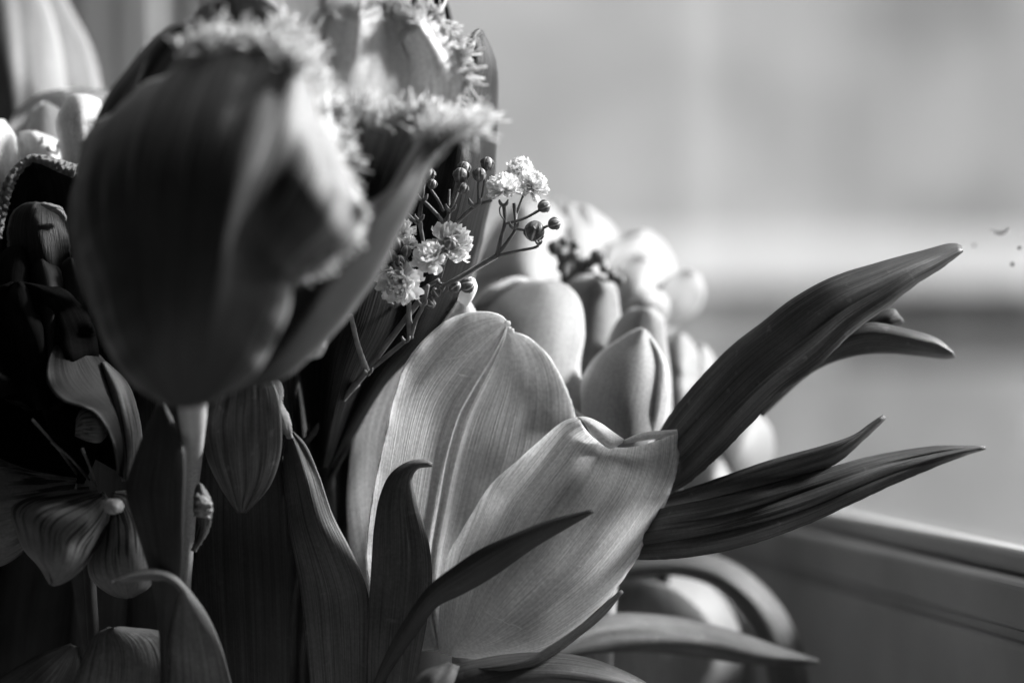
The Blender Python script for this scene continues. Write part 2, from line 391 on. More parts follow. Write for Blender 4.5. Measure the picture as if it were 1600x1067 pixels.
def setting():
    # outside: a plastered wall with a pale ledge, its lower part set back
    y = 3.0
    def slab(name, x0, x1, z0, z1, yf, yb, mat):
        q1 = [np.array([x0, yf, z0]), np.array([x1, yf, z0]), np.array([x1, yf, z1]), np.array([x0, yf, z1])]
        q2 = [v + np.array([0, yb - yf, 0]) for v in q1]
        return hexa(name, q1, q2, mat, wall, .004)
    wall = thing('outdoor_wall', 'pale plastered wall with a bright ledge seen blurred through the window', 'wall', (0.8, 3.0, ZC - 1.2))
    slab('upper_wall', -2.0, 3.5, ZC + .148, ZC + 2.2, y, y + .2, M_WALL)
    slab('pilaster', -1.2, .45, ZC - .03, ZC + 2.2, y - .02, y + .1, M_WALL3)
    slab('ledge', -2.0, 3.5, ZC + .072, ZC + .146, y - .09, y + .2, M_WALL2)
    slab('shaded_recess', -2.0, 3.5, ZC - .03, ZC + .070, y + .03, y + .2, M_LEDGE_SHADE)
    slab('lower_wall', -2.0, 3.5, ZC - 1.2, ZC - .032, y - .01, y + .2, M_WALL)
    g = hexa('ground', [np.array(v) for v in [(-3, -.5, ZC-1.22), (4, -.5, ZC-1.22), (4, 4, ZC-1.22), (-3, 4, ZC-1.22)]],
             [np.array(v) for v in [(-3, -.5, ZC-1.20), (4, -.5, ZC-1.20), (4, 4, ZC-1.20), (-3, 4, ZC-1.20)]], M_WALL, None)
    g['kind'] = 'structure'
    # the window beside the flowers
    h = 317 * K * .43
    a, b = win(1760), win(700)
    w = thing('window', 'window with a pale rail and faint dried drops on its glass', 'window', (*((a + b) / 2), ZC - .3))
    gl = hexa('pane', [np.array([*a, ZC-h-.003]), np.array([*b, ZC-h-.003]), np.array([*b, ZC+.6]), np.array([*a, ZC+.6])],
         [np.array([*(a+[.003, .001]), ZC-h-.003]), np.array([*(b+[.003, .001]), ZC-h-.003]), np.array([*(b+[.003, .001]), ZC+.6]), np.array([*(a+[.003, .001]), ZC+.6])], M_GLASS, w)
    prism('glazing_bead', a, b, .006, ZC - h - .005, ZC - h, M_FRAME, w)
    prism('bottom_rail', a, b, .011, ZC - .0548, ZC - h - .0052, M_FRAMED, w)
    prism('rail_gap', a, b, .0098, ZC - .0568, ZC - .0549, M_FRAMED, w, 0)
    prism('lower_board', a, b, .0113, ZC - .26, ZC - .0569, M_FRAMED, w)
    # dried drops and specks on the glass
    def mark(name, px, py, r, mat, crescent):
        d = dW(px); p = np.array([*win(px, .0006), ZC - (py - 533.5) * K * d])
        e1 = np.array([-.24, .97, 0]); e2 = np.array([0, 0, 1.]); nn = np.array([-.97, -.24, 0])
        s = K * d * r; V, F = [], []
        n = 14
        for i in range(n + 1):
            t = i / n
            if crescent:
                ang = math.pi * (1.05 + .9 * t); wd = .5 * math.sin(math.pi * t) + .05
                for rr, hh in ((1 - wd, 0), (1 - wd * .5, .25), (1.0, 0)):
                    V.append(p + s * (rr * math.cos(ang) * e1 * 2.2 + rr * math.sin(ang) * e2 + hh * nn))
            else:
                ang = 6.283 * t
                for rr, hh in ((0.02, .4), (.6, .3), (1.0, 0)):
                    V.append(p + s * (rr * math.cos(ang) * e1 * 2 + rr * math.sin(ang) * e2 + hh * nn))
        for i in range(n):
            for k in range(2): F.append((i*3+k, i*3+k+1, i*3+k+4, i*3+k+3))
        mesh_obj(name, V, F, mat, w)
    mark('dried_drop', 1568, 356, 13, M_DROP, True)
    for (x, yy, r) in ((1586, 413, 3.5), (1597, 388, 3), (1526, 384, 2.5), (1440, 830, 2.5)):
        mark('dirt_speck', x, yy, r, M_DIRT, False)
    # sill below the picture on which the bouquet stands
    s = hexa('window_sill', [np.array(v) for v in [(-.5, .12, ZC-.30), (.6, .12, ZC-.30), (.6, .95, ZC-.30), (-.5, .95, ZC-.30)]],
             [np.array(v) for v in [(-.5, .12, ZC-.27), (.6, .12, ZC-.27), (.6, .95, ZC-.27), (-.5, .95, ZC-.27)]], M_SILL, None)
    s['kind'] = 'structure'
    # curtain with upright folds
    ct = thing('curtain', 'light curtain hanging in soft upright folds', 'curtain', (-.16, .78, ZC - .27))
    nx = 160; V, F, UV = [], [], []
    for j in range(2):
        for i in range(nx):
            x = -.30 + .25 * i / (nx - 1)
            yy = .80 + .016 * math.sin(x * 160) + .008 * math.sin(x * 310 + 1) 
            V.append(np.array([x, yy, ZC - .26 + j * .9])); UV.append((i / nx, j))
    F = [(i, i+1, nx+i+1, nx+i) for i in range(nx-1)]
    o = mesh_obj('cloth', V, F, M_CURTAIN, ct, UV)
    sm = o.modifiers.new('thickness', 'SOLIDIFY'); sm.thickness = .001
setting()

def base(x, y, o):
    p = P(x, y, o); return (p[0], p[1], ZC - .268)

def stem_down(parent, x, y, o, r, mat, x2=None, o2=30):
    """stalk from a pixel down to the sill"""
    x2 = x if x2 is None else x2
    d2 = D0 + o2 / 1000; yb = 533.5 + .268 / (K * d2)
    xb = 640 + (x2 - 640) * .5
    return tube('stem', [(x, y, o, r), ((x*.55 + x2*.45), y * .65 + yb * .35, o*.6 + o2*.4, r), (xb, yb, o2, r)], mat, parent, n=30, seg=10)

# ------------------------------------------------------------------ veined pale tulip in focus
def pale_tulip():
    KA, KB = [], []
    t = thing('pale_tulip', 'veined pale tulip with split tips and scars, cradled by dark blades', 'tulip', base(720, 1030, 8))
    stem_down(t, 730, 1022, 8, 24, M_STEM, 700, 20)
    # petal behind, on the shaded side
    sheet('petal', [(600,985),(556,900),(543,800),(546,735),(558,660),(588,598),(625,551),(665,513),(705,481),(724,459)],
          [(690,990),(720,900),(735,800),(745,720),(758,660),(765,610),(768,570),(760,530),(744,490),(727,460)],
          [(0,16,10,16),(.3,26,13,22),(.7,27,14,22),(1,24,20,22)], M_PALE, t, wr=.4)
    # two petals closing the back of the cup
    sheet('petal', [(690,1010),(660,900),(670,760),(720,640),(780,560),(830,545)], [(780,1015),(900,920),(960,820),(975,740),(940,680),(850,600)],
          [(0,14,18,14),(.4,28,42,28),(1,30,36,30)], M_PALE, t)
    sheet('petal', [(730,1010),(800,900),(850,800),(880,730),(930,690),(990,690)], [(800,1015),(930,940),(1000,850),(1035,770),(1045,720),(1030,690)],
          [(0,10,14,8),(.4,26,32,12),(1,28,26,14)], M_PALE, t)
    # broad petal with the folded midrib
    sheet('petal', [(640,1018),(592,960),(575,904),(573,847),(583,767),(600,688),(614,625),(634,568),(671,523),(711,494),(756,487),(784,494),(790,500)],
          [(735,1012),(800,960),(850,900),(893,830),(908,760),(907,700),(897,642),(881,597),(856,554),(825,527),(806,520),(800,518),(797,511)],
          [(0,6,10,11),(.25,2,11,16),(.6,1,11,17),(.85,4,12,16),(1,8,11,12)], M_PALE, t, keep=KA,
          M=[(685,1015),(672,930),(676,860),(688,790),(703,715),(722,650),(745,605),(768,565),(785,530),(790,512),(793,506)],
          nu=84, nv=90, crease=(1.0, .055), wr=.6, ruf=(.5,5,8), px=.7)
    # two little beads at its tip
    for (x, y, r) in ((792,505,6), (799,517,4.5)):
        tube('tip_bead', [(x-3,y+3,8,r*.5),(x,y,7.5,r),(x+1,y-4,7.5,r*.7)], M_PALE, t, n=10, seg=10)
    # front petal
    sheet('petal', [(688,1018),(686,985),(689,944),(699,872),(721,832),(738,803),(768,757),(807,722),(847,686),(881,658),(904,651)],
          [(722,1026),(765,1030),(813,1029),(862,1012),(912,972),(952,931),(986,885),(1019,829),(1047,768),(1060,716),(1058,674)],
          [(0,6,1,3),(.15,6,-7,-1),(.4,6,-13,4),(.7,6,-12,8),(.9,0,-6,9),(1,-2,2,8)], M_PALE, t, keep=KB,
          M=[(705,1024),(722,1008),(750,985),(783,945),(818,905),(850,870),(880,830),(910,790),(937,750),(953,715),(960,699)],
          nu=46, nv=80, wr=.5, ruf=(.3,4,8), dents=[(.25,.62,.22,.3,2.2),(-.35,.85,.2,.2,-1.5)], px=.5)
    # rolled lips along its rim
    sheet('rolled_lip', [(902,652),(918,653),(938,662),(958,676),(974,687)], [(915,660),(924,676),(938,690),(954,700),(972,690)],
          [(0,-2,-4,-2),(.5,-3,-6.5,-3),(1,1,-1,1)], M_PALE, t, nu=12, nv=20)
    sheet('rolled_lip', [(974,689),(1000,678),(1030,674),(1058,672)], [(976,692),(1004,687),(1034,683),(1057,676)],
          [(0,1,-1,1),(.5,3,1,3),(1,7,6,7)], M_PALE, t, nu=8, nv=20)
    # thin pale scars
    def scar(g, pts, w, seed):
        r = random.Random(seed); g = g[0].reshape(-1, 3); d = g[:, 1]
        gx = 800 + g[:, 0] / (K * d); gy = 533.5 - (g[:, 2] - ZC) / (K * d)
        c = curve(pts, 40); V, UV = [], []
        for i in range(40):
            jx, jy = r.uniform(-.8, .8), r.uniform(-1.6, 1.6); ww = w * r.uniform(.3, 1.3) * math.sin(math.pi * (i + 1) / 41) ** .4
            for sg in (-1, 0, 1):
                x, y = c[i, 0] + jx, c[i, 1] + jy + sg * ww
                dd = (gx - x) ** 2 + (gy - y) ** 2; k = np.argsort(dd)[:8]; wt = 1 / (dd[k] + 1.0)
                z = (d[k] * wt).sum() / wt.sum() - .00024
                V.append(np.array([(x - 800) * K * z, z, ZC - (y - 533.5) * K * z])); UV.append((.5, i / 40))
        F = [(i*3+k, i*3+k+1, i*3+k+4, i*3+k+3) for i in range(39) for k in range(2)]
        mesh_obj('scar', V, F, M_SCAR, t, UV)
    scar(KA, [(681,566),(720,556),(750,547)], 1.5, 1); scar(KA, [(707,582),(728,587),(744,589)], 1.5, 2); scar(KA, [(731,573),(749,575)], 1.1, 3)
    scar(KB, [(711,935),(739,941),(768,961),(807,978),(842,986),(876,984)], 1.3, 4); scar(KB, [(904,884),(927,881),(955,873)], 1.1, 5)
DSC = .78
pale_tulip()
DSC = 1.0

# ------------------------------------------------------------------ soft tulip behind it
def back_tulip():
    t = thing('pale_tulip', 'soft grey tulip standing right behind the veined pale tulip', 'tulip', base(960, 700, 38))
    stem_down(t, 950, 800, 36, 22, M_STEM, 850, 40)
    sheet('petal', [(840,800),(760,700),(720,600),(716,530),(729,483),(768,453),(808,438),(839,443)],
          [(930,800),(935,720),(920,640),(906,580),(913,520),(905,470),(887,448),(862,438)],
          [(0,30,24,26),(.5,40,24,30),(1,46,40,42)], M_MID, t)
    sheet('petal', [(860,760),(866,640),(872,540),(880,470),(893,441),(927,431)], [(985,760),(990,660),(975,560),(968,490),(960,446),(940,432)],
          [(0,44,40,42),(.5,52,44,50),(1,54,50,52)], M_MID, t)
    sheet('petal', [(910,780),(920,680),(935,590),(955,520),(975,490),(990,482)], [(1030,780),(1046,690),(1048,600),(1040,530),(1034,495),(1020,481)],
          [(0,40,34,40),(.5,46,38,44),(1,46,42,44)], M_MID, t)
    sheet('petal', [(935,800),(905,720),(898,660),(900,625),(909,594),(931,558),(967,531),(990,517),(1003,513)],
          [(1010,800),(1032,720),(1040,665),(1047,605),(1043,572),(1032,550),(1024,538),(1016,524),(1008,515)],
          [(0,28,22,24),(.5,30,16,24),(1,30,26,28)], M_MID, t, wr=.4)
    sheet('rolled_edge', [(1005,690),(1020,640),(1030,590),(1028,555),(1012,526)], [(1030,690),(1042,640),(1047,600),(1042,570),(1022,532)],
          [(0,21,20,24),(.5,20.5,19,24),(1,27,26,28)], M_PALE, t, nu=10, nv=24)
    ribbon('rolled_edge', [(735,480,6),(768,455,12),(808,440,14),(842,446,5)], [40,38,40,42], M_CREAM, t, fold=1.5)
back_tulip()

# ------------------------------------------------------------------ fringed tulip in front
def fringe(parent, line, out, n, ln, seed):
    """many fine teeth along a petal's rim"""
    r = random.Random(seed); V, F = [], []
    line = np.asarray(line); m = len(line)
    cl = [r.uniform(0, m - 1) for _ in range(14)]
    for i in range(int(n * 2.2)):
        q = r.uniform(0, m - 1.001) if i % 3 == 0 else min(max(r.choice(cl) + r.gauss(0, m * .035), 0), m - 1.001)
        k = int(q); p = line[k] * (1 - q + k) + line[k+1] * (q - k)
        o = out[k]; tg = line[k+1] - line[k]; tg = tg / (np.linalg.norm(tg) + 1e-9)
        d = o + tg * r.gauss(0, .7) + np.array([r.gauss(0, .4), r.gauss(0, .6), r.gauss(0, .4)])
        d /= np.linalg.norm(d) + 1e-9
        d2 = d + np.array([r.gauss(0, .5), r.gauss(0, .5), r.gauss(0, .5)]); d2 /= np.linalg.norm(d2)
        L = ln * r.uniform(.3, 1.15) / 1000; w = r.uniform(.14, .46) / 1000
        side = np.cross(d, np.array([r.gauss(0, 1), r.gauss(0, 1), r.gauss(0, 1)])); side /= np.linalg.norm(side) + 1e-9
        up = np.cross(d, side)
        b = len(V)
        for (c, ww) in ((p - d * L * .15, w), (p + d * L * .5, w * .8), (p + d * L * .6 + d2 * L * .4, w * .45)):
            for a in range(4):
                an = a * 1.5708; V.append(c + ww * (math.cos(an) * side + math.sin(an) * up))
        for s in range(2):
            for a in range(4): F.append((b+s*4+a, b+s*4+(a+1) % 4, b+s*4+4+(a+1) % 4, b+s*4+4+a))
        F.append((b+8, b+9, b+10, b+11))
    o = mesh_obj('fringe', V, F, M_FRINGE, parent)
    o['kind'] = 'stuff'
    return o

def rim(keep, f0=0, f1=1):
    g = keep[-1]; line = g[-1]; n = len(line)
    out = g[-1] - g[-4]; out /= np.linalg.norm(out, axis=1)[:, None] + 1e-9
    return line[int(f0*(n-1)):int(f1*(n-1))+1], out[int(f0*(n-1)):int(f1*(n-1))+1]
def edge(keep, side, f0=.5, f1=1):
    g = keep[-1]; line = g[:, side]; out = g[:, side] - g[:, side + (3 if side == 0 else -3)]
    out = out / (np.linalg.norm(out, axis=1)[:, None] + 1e-9); n = len(line)
    return line[int(f0*(n-1)):int(f1*(n-1))+1], out[int(f0*(n-1)):int(f1*(n-1))+1]

def fringed_tulip():
    t = thing('fringed_tulip', 'large dark tulip with frayed pale fringes along its petal rims', 'tulip', base(292, 640, -55))
    tube('stem', [(298,600,-62,26),(301,640,-40,23),(302,690,-18,18),(298,760,-10,13),(293,860,-8,10),(288,960,-6,9),(300,1300,0,8),(420,2700,10,8)], M_STEM, t, n=40, seg=12)
    keep = []
    # back petals, lit inside
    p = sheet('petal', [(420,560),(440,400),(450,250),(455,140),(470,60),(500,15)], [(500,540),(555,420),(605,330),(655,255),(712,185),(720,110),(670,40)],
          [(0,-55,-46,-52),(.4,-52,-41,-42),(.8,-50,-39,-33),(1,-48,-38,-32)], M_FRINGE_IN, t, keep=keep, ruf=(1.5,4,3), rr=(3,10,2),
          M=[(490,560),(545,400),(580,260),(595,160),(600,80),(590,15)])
    fringe(p, *rim(keep), 240, 5.5, 1); fringe(p, *edge(keep, -1, .68), 55, 4.5, 2); 
    p = sheet('petal', [(240,560),(200,400),(190,260),(215,120),(250,60),(300,34)], [(420,560),(470,400),(480,250),(480,120),(460,40),(400,-10)],
          [(0,-56,-46,-56),(.4,-54,-38,-52),(.8,-52,-40,-48),(1,-50,-42,-48)], M_FRINGED, t, keep=keep,
          M=[(330,560),(330,400),(330,250),(330,110),(345,30),(350,-10)])
    fringe(p, *rim(keep), 220, 5.5, 3)
    # left petal, seen as a dark edge behind the front one
    p = sheet('petal', [(235,610),(160,520),(120,420),(106,330),(120,270),(165,155),(202,105),(236,64),(270,41),(303,33)],
          [(300,610),(300,520),(300,400),(310,300),(330,230),(350,170),(370,130),(380,100),(370,70),(345,45)],
          [(0,-60,-58,-58),(.4,-48,-54,-48),(.8,-46,-52,-46),(1,-44,-48,-46)], M_FRINGED, t, keep=keep)
    fringe(p, *rim(keep), 40, 3.5, 4)
    # inner petal whose fringed rim crosses above the dark hollow
    p = sheet('petal', [(420,460),(430,380),(445,300),(462,230),(482,184)], [(520,450),(570,390),(620,320),(690,250),(742,205)],
          [(0,-56,-50,-54),(.5,-54,-45,-50),(1,-54,-47,-50)], M_FRINGED, t, keep=keep, rr=(2,7,2.5), M=[(510,460),(545,380),(575,300),(595,235),(605,192)])
    fringe(p, *rim(keep), 260, 5.5, 15)
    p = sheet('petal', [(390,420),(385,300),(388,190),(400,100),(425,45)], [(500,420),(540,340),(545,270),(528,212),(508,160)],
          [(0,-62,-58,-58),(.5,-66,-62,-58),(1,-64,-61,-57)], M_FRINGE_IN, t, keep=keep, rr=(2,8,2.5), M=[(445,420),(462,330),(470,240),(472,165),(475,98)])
    fringe(p, *rim(keep), 240, 4.6, 21); fringe(p, *edge(keep, -1, .6), 80, 4, 22)
    # right petal
    p = sheet('petal', [(330,622),(385,560),(430,480),(470,410),(510,360),(545,328),(600,304),(640,240),(652,214)],
          [(380,606),(437,594),(482,560),(530,512),(562,470),(592,428),(625,362),(655,300),(672,262),(700,228),(738,204)],
          [(0,-66,-70,-62),(.4,-64,-72,-56),(.8,-62,-68,-54),(1,-60,-63,-54)], M_FRINGED, t, keep=keep, ruf=(.8,5,5),
          rr=(1.5,4,2))
    fringe(p, *rim(keep), 150, 5, 5)
    # front petal
    p = sheet('petal', [(262,633),(205,598),(160,530),(140,462),(119,400),(112,335),(118,275),(131,218),(158,184)],
          [(330,628),(395,588),(425,540),(450,488),(458,446),(500,412),(535,390),(563,345),(545,285),(528,245)],
          [(0,-68,-72,-70),(.25,-64,-90,-80),(.55,-60,-96,-85),(.8,-58,-92,-82),(1,-56,-82,-76)], M_FRINGED, t, keep=keep, nu=40, nv=60,
          M=[(294,636),(298,570),(300,500),(305,430),(312,350),(322,270),(345,190),(372,120),(392,75)],
          ruf=(1.4,4,5), wr=1.0, rr=(2.0,6,2.5), dents=[(.52,.5,.24,.2,3.2),(.75,.72,.2,.1,-4),(-.55,.5,.12,.4,2.5),(-.2,.6,.1,.5,1.6),(.25,.6,.08,.5,-1.8)])
    fringe(p, *rim(keep, .25, .95), 300, 5.5, 7); fringe(p, *edge(keep, -1, .5), 110, 2.6, 8); fringe(p, *edge(keep, 0, .9), 14, 2.5, 9)
DSC = .84
fringed_tulip()
DSC = 1.0

# ------------------------------------------------------------------ dark striped tulip behind the fringes
def dark_tulip():
    t = thing('dark_tulip', 'dark striped tulip with a ragged curled tip behind the fringed one', 'tulip', base(640, 560, 22))
    stem_down(t, 508, 700, 24, 14, M_STEMD, 560, 34)
    sheet('petal', [(504,730),(540,610),(566,520),(590,400),(630,280),(660,170),(672,100),(690,84),(716,100),(728,100),(734,62),(742,50)],
          [(524,730),(610,600),(690,530),(735,430),(758,352),(770,290),(776,220),(778,150),(774,98),(764,68),(757,56),(752,47)],
          [(0,24,16,24),(.4,24,8,20),(.8,18,6,20),(1,14,12,16)], M_DARK, t, px=1.0, wr=.6, ruf=(.6,6,6))
    ribbon('curled_rim', [(669,52,5),(690,66,9),(706,76,10),(722,98,5)], [9,7,7,9], M_RIM, t, fold=1.5, px=2)
    ribbon('curled_rim', [(731,98,5),(734,74,9),(742,56,12),(751,49,7)], [9,7,8,10], M_RIM, t, fold=1.5, px=2)
    sheet('petal', [(500,730),(490,600),(500,480),(500,300),(520,140),(560,30),(610,-40)], [(522,730),(590,590),(660,480),(690,300),(706,140),(706,30),(680,-40)],
          [(0,30,34,30),(.5,34,48,38),(1,34,44,40)], M_DARK, t)
    sheet('petal', [(490,730),(470,600),(450,500),(470,380),(520,300),(560,270)], [(515,730),(580,600),(645,520),(680,420),(690,330),(680,280)],
          [(0,20,10,20),(.5,18,2,16),(1,16,12,14)], M_DARK, t)
dark_tulip()

# ------------------------------------------------------------------ upper left: smooth tulip, pale blossom, crimped dark bloom
def left_tulip():
    t = thing('grey_tulip', 'smooth mid grey tulip in front of the curtain', 'tulip', base(20, 300, 95))
    stem_down(t, 30, 320, 95, 20, M_STEMD, 300, 60)
    sheet('petal', [(0,330),(20,230),(30,120),(40,20),(50,-70)], [(90,330),(160,230),(158,140),(140,72),(112,18),(70,-60)],
          [(0,95,88,95),(.5,96,84,100),(1,100,96,102)], M_SMOOTH, t)
    sheet('petal', [(-30,330),(-110,200),(-110,80),(-70,-20),(-20,-90)], [(60,330),(104,210),(100,110),(80,20),(30,-80)],
          [(0,90,76,88),(.5,92,66,84),(1,96,88,96)], M_SMOOTH, t, wr=1.0, dents=[(.4,.55,.08,.6,2)])
    sheet('petal', [(-60,330),(-90,200),(-70,50),(-10,-80)], [(70,330),(130,200),(110,50),(50,-80)], [(0,98,110,98),(.5,104,120,104),(1,104,112,104)], M_SMOOTH, t)
left_tulip()

def pale_blossom():
    t = thing('pale_blossom', 'cupped white blossom beneath the smooth grey tulip', 'flower', base(70, 300, 30))
    stem_down(t, 70, 320, 32, 14, M_STEMD, 300, 40)
    sheet('petal', [(20,330),(8,260),(12,200),(32,168),(62,148),(100,140)], [(190,330),(205,260),(205,200),(192,165),(170,145),(130,140)],
          [(0,42,48,42),(.5,50,60,50),(1,52,56,52)], M_WHITE, t)
    sheet('petal', [(50,320),(42,260),(42,205),(52,170),(66,160)], [(115,320),(112,260),(102,205),(92,174),(74,160)],
          [(0,30,34,30),(.5,34,40,34),(1,36,38,36)], M_WHITE, t)
    sheet('petal', [(30,320),(26,265),(28,225),(30,208),(44,206)], [(110,320),(106,270),(102,240),(92,222),(56,206)],
          [(0,26,18,26),(.5,28,20,28),(1,28,25,28)], M_CREAM, t, ruf=(.8,3,4))
    sheet('petal', [(100,320),(98,268),(94,230),(88,196),(96,168),(108,152),(118,148)], [(150,320),(152,262),(158,222),(164,180),(158,160),(140,150),(126,148)],
          [(0,22,16,22),(.5,22,13,22),(.9,24,17,24),(1,25,22,25)], M_CREAM, t)
    sheet('petal', [(-40,320),(-50,250),(-40,200),(-16,184)], [(30,320),(30,270),(26,220),(6,188)],
          [(0,22,14,22),(.5,24,12,24),(1,26,22,26)], M_CREAM, t)
    for (x, y) in ((62,224), (88,232), (72,238)):
        tube('stamen', [(x,y+40,27,2),(x+1,y+12,24,2.2),(x+3,y-4,22,4),(x+4,y-10,22,2)], M_CREAM, t, n=14, seg=6)
pale_blossom()

def crimped_bloom():
    t = thing('dark_bloom', 'dark bloom with a crimped pale rim tucked beside the fringed tulip', 'flower', base(60, 440, 12))
    stem_down(t, 60, 470, 16, 14, M_STEMD, 330, 30)
    keep = []
    sheet('petal', [(10,470),(-6,400),(-2,345),(6,304),(17,279),(34,256),(48,246)], [(130,470),(135,400),(134,340),(130,290),(112,264),(88,256),(60,246)],
          [(0,12,16,12),(.5,10,18,12),(1,10,12,10)], M_DARK, t, wr=.5)
    ribbon('crimped_rim', [(-4,372,8),(0,345,12),(8,305,15),(20,276,15),(36,257,13),(50,247,10)], [7,6,6,6,7,8], M_RIM, t, fold=1.6, ruf=(1.0,11,1), px=2.2, nv=80)
    ribbon('crimped_rim', [(50,247,9),(68,250,13),(92,259,17),(118,268,20)], [8,7,7,8], M_RIM, t, fold=1.8, ruf=(.7,7,1), px=1.5, nv=50)
    sheet('petal', [(40,440),(16,400),(12,360),(20,332),(40,319),(56,317)], [(100,440),(112,400),(108,362),(102,340),(92,328),(70,318)],
          [(0,4,0,4),(.5,5,0,4),(1,6,4,6)], M_DARK, t, px=1.2, wr=.6)
    ribbon('crimped_rim', [(66,319,3),(80,324,8),(94,331,9),(102,344,4)], [1,0,0,1], M_RIM, t, fold=.8, px=1.5)
    sheet('petal', [(30,600),(-14,450),(0,400),(16,386),(28,384)], [(70,600),(60,480),(56,440),(54,415),(46,396),(34,385)], [(0,2,-6,2),(.6,2,-5,2),(1,3,1,3)], M_SHADE_PETAL, t)
    sheet('petal', [(60,600),(48,460),(48,420),(58,406)], [(100,600),(104,480),(100,440),(92,420),(72,405)], [(0,-2,-8,-2),(.6,0,-6,0),(1,1,-1,1)], M_HOOD, t)
    sheet('petal', [(90,600),(88,460),(96,415),(108,403)], [(120,600),(140,470),(135,440),(128,420),(116,404)], [(0,0,-5,0),(.6,2,-3,0),(1,2,0,2)], M_HOOD, t)
    sheet('petal', [(40,640),(-60,580),(-60,500),(-20,455),(14,442)], [(90,640),(150,580),(146,510),(104,455),(40,440)],
          [(0,-8,-10,-8),(.5,-4,-10,-4),(1,-3,-5,-3)], M_SHADE_PETAL, t, ruf=(2.5,3,2), wr=3.0, dents=[(-.3,.6,.15,.5,4),(.35,.5,.12,.5,5)])  # dark sheet added over the petal bases where there is only shade
crimped_bloom()

# ------------------------------------------------------------------ streaked alstroemeria, lower left
def alstroemeria():
    t = thing('alstroemeria', 'dim streaked alstroemeria bloom hanging low beside the fringed tulip stem', 'flower', base(150, 800, -22))
    stem_down(t, 130, 760, -8, 10, M_STEMD, 260, 10)
    sheet('petal', [(178,768),(205,768),(228,785),(246,812),(253,850),(247,890),(232,917),(208,932)], [(170,785),(158,815),(146,850),(138,880),(142,902),(158,918),(178,930),(198,934)],
          [(0,-18,-20,-18),(.5,-24,-32,-22),(1,-22,-24,-20)], M_ALS, t)
    sheet('petal', [(150,765),(90,768),(36,776),(16,792),(24,825),(38,858),(62,885),(78,912)], [(172,785),(170,812),(160,838),(148,860),(132,884),(112,902),(96,911),(84,914)],
          [(0,-24,-24,-26),(.4,-18,-38,-28),(.8,-22,-36,-30),(1,-30,-30,-30)], M_ALS, t, dents=[(-.45,.55,.12,.5,-3)])
    sheet('petal', [(120,748),(60,738),(0,730),(-40,735)], [(110,785),(60,840),(10,880),(-40,890)], [(0,-14,-18,-14),(.6,-14,-20,-10),(1,-10,-14,-8)], M_ALS, t)
    sheet('petal', [(80,680),(62,620),(68,580),(80,556)], [(200,745),(218,700),(210,636),(165,566)], [(0,-16,-10,-16),(.5,-22,-8,-18),(1,-18,-14,-14)], M_SHADE_PETAL, t, ruf=(1,3,4))
    sheet('petal', [(192,752),(180,700),(172,650),(166,606),(158,566)], [(205,750),(221,702),(214,640),(198,598),(166,566)], [(0,-22,-26,-22),(.5,-20,-24,-17),(1,-16,-18,-14)], M_ALS, t)
    sheet('petal', [(100,520),(76,560),(75,600),(96,624),(146,643),(176,690),(184,742)], [(120,520),(160,560),(194,598),(211,640),(216,690),(206,730),(196,748)],
          [(0,-14,-18,-14),(.4,-32,-24,-16),(.75,-32,-24,-18),(1,-26,-24,-22)], M_HOOD, t, ruf=(1,3,4))
    sheet('petal', [(120,655),(128,640),(150,635),(164,652)], [(118,680),(136,688),(156,690),(166,680)], [(0,-26,-28,-26),(.5,-28,-31,-28),(1,-26,-28,-26)], M_ALS, t)
    sheet('petal', [(60,470),(-20,520),(-50,620),(-20,700),(110,752)], [(80,470),(120,540),(110,640),(150,700),(130,756)], [(0,-6,0,-6),(.5,-10,4,-10),(1,-14,-10,-14)], M_SHADE_PETAL, t)
    for (x0, y0, x1, y1) in ((160,770,170,790), (150,760,128,700), (140,750,80,690), (120,740,50,655)):
        tube('stamen', [(x0,y0,-22,2.5),((x0+x1)/2,(y0+y1)/2-4,-30,2.5),(x1,y1,-32,2.5)], M_ALS, t, n=14, seg=6)
    # pollen head
    V = []; F = []; c = P(177, 791, -36); n1, n2 = 16, 10; r = random.Random(4)
    for j in range(n2 + 1):
        for i in range(n1):
            a, b = 6.2832 * i / n1, math.pi * j / n2
            R = .00155 * (1 + .12 * math.sin(3 * a) * math.sin(b) + r.uniform(-.05, .05))
            V.append(c + R * np.array([1.15 * math.sin(b) * math.cos(a), math.sin(b) * math.sin(a), .9 * math.cos(b)]))
    F = [(j*n1+i, j*n1+(i+1) % n1, (j+1)*n1+(i+1) % n1, (j+1)*n1+i) for j in range(n2) for i in range(n1)]
    mesh_obj('anther', V, F, plain_mat('anther', .16, .26, scale=900, bump=.5), t)
DSC, DOFF = .7, 6.0
alstroemeria()
DSC, DOFF = 1.0, 0.0

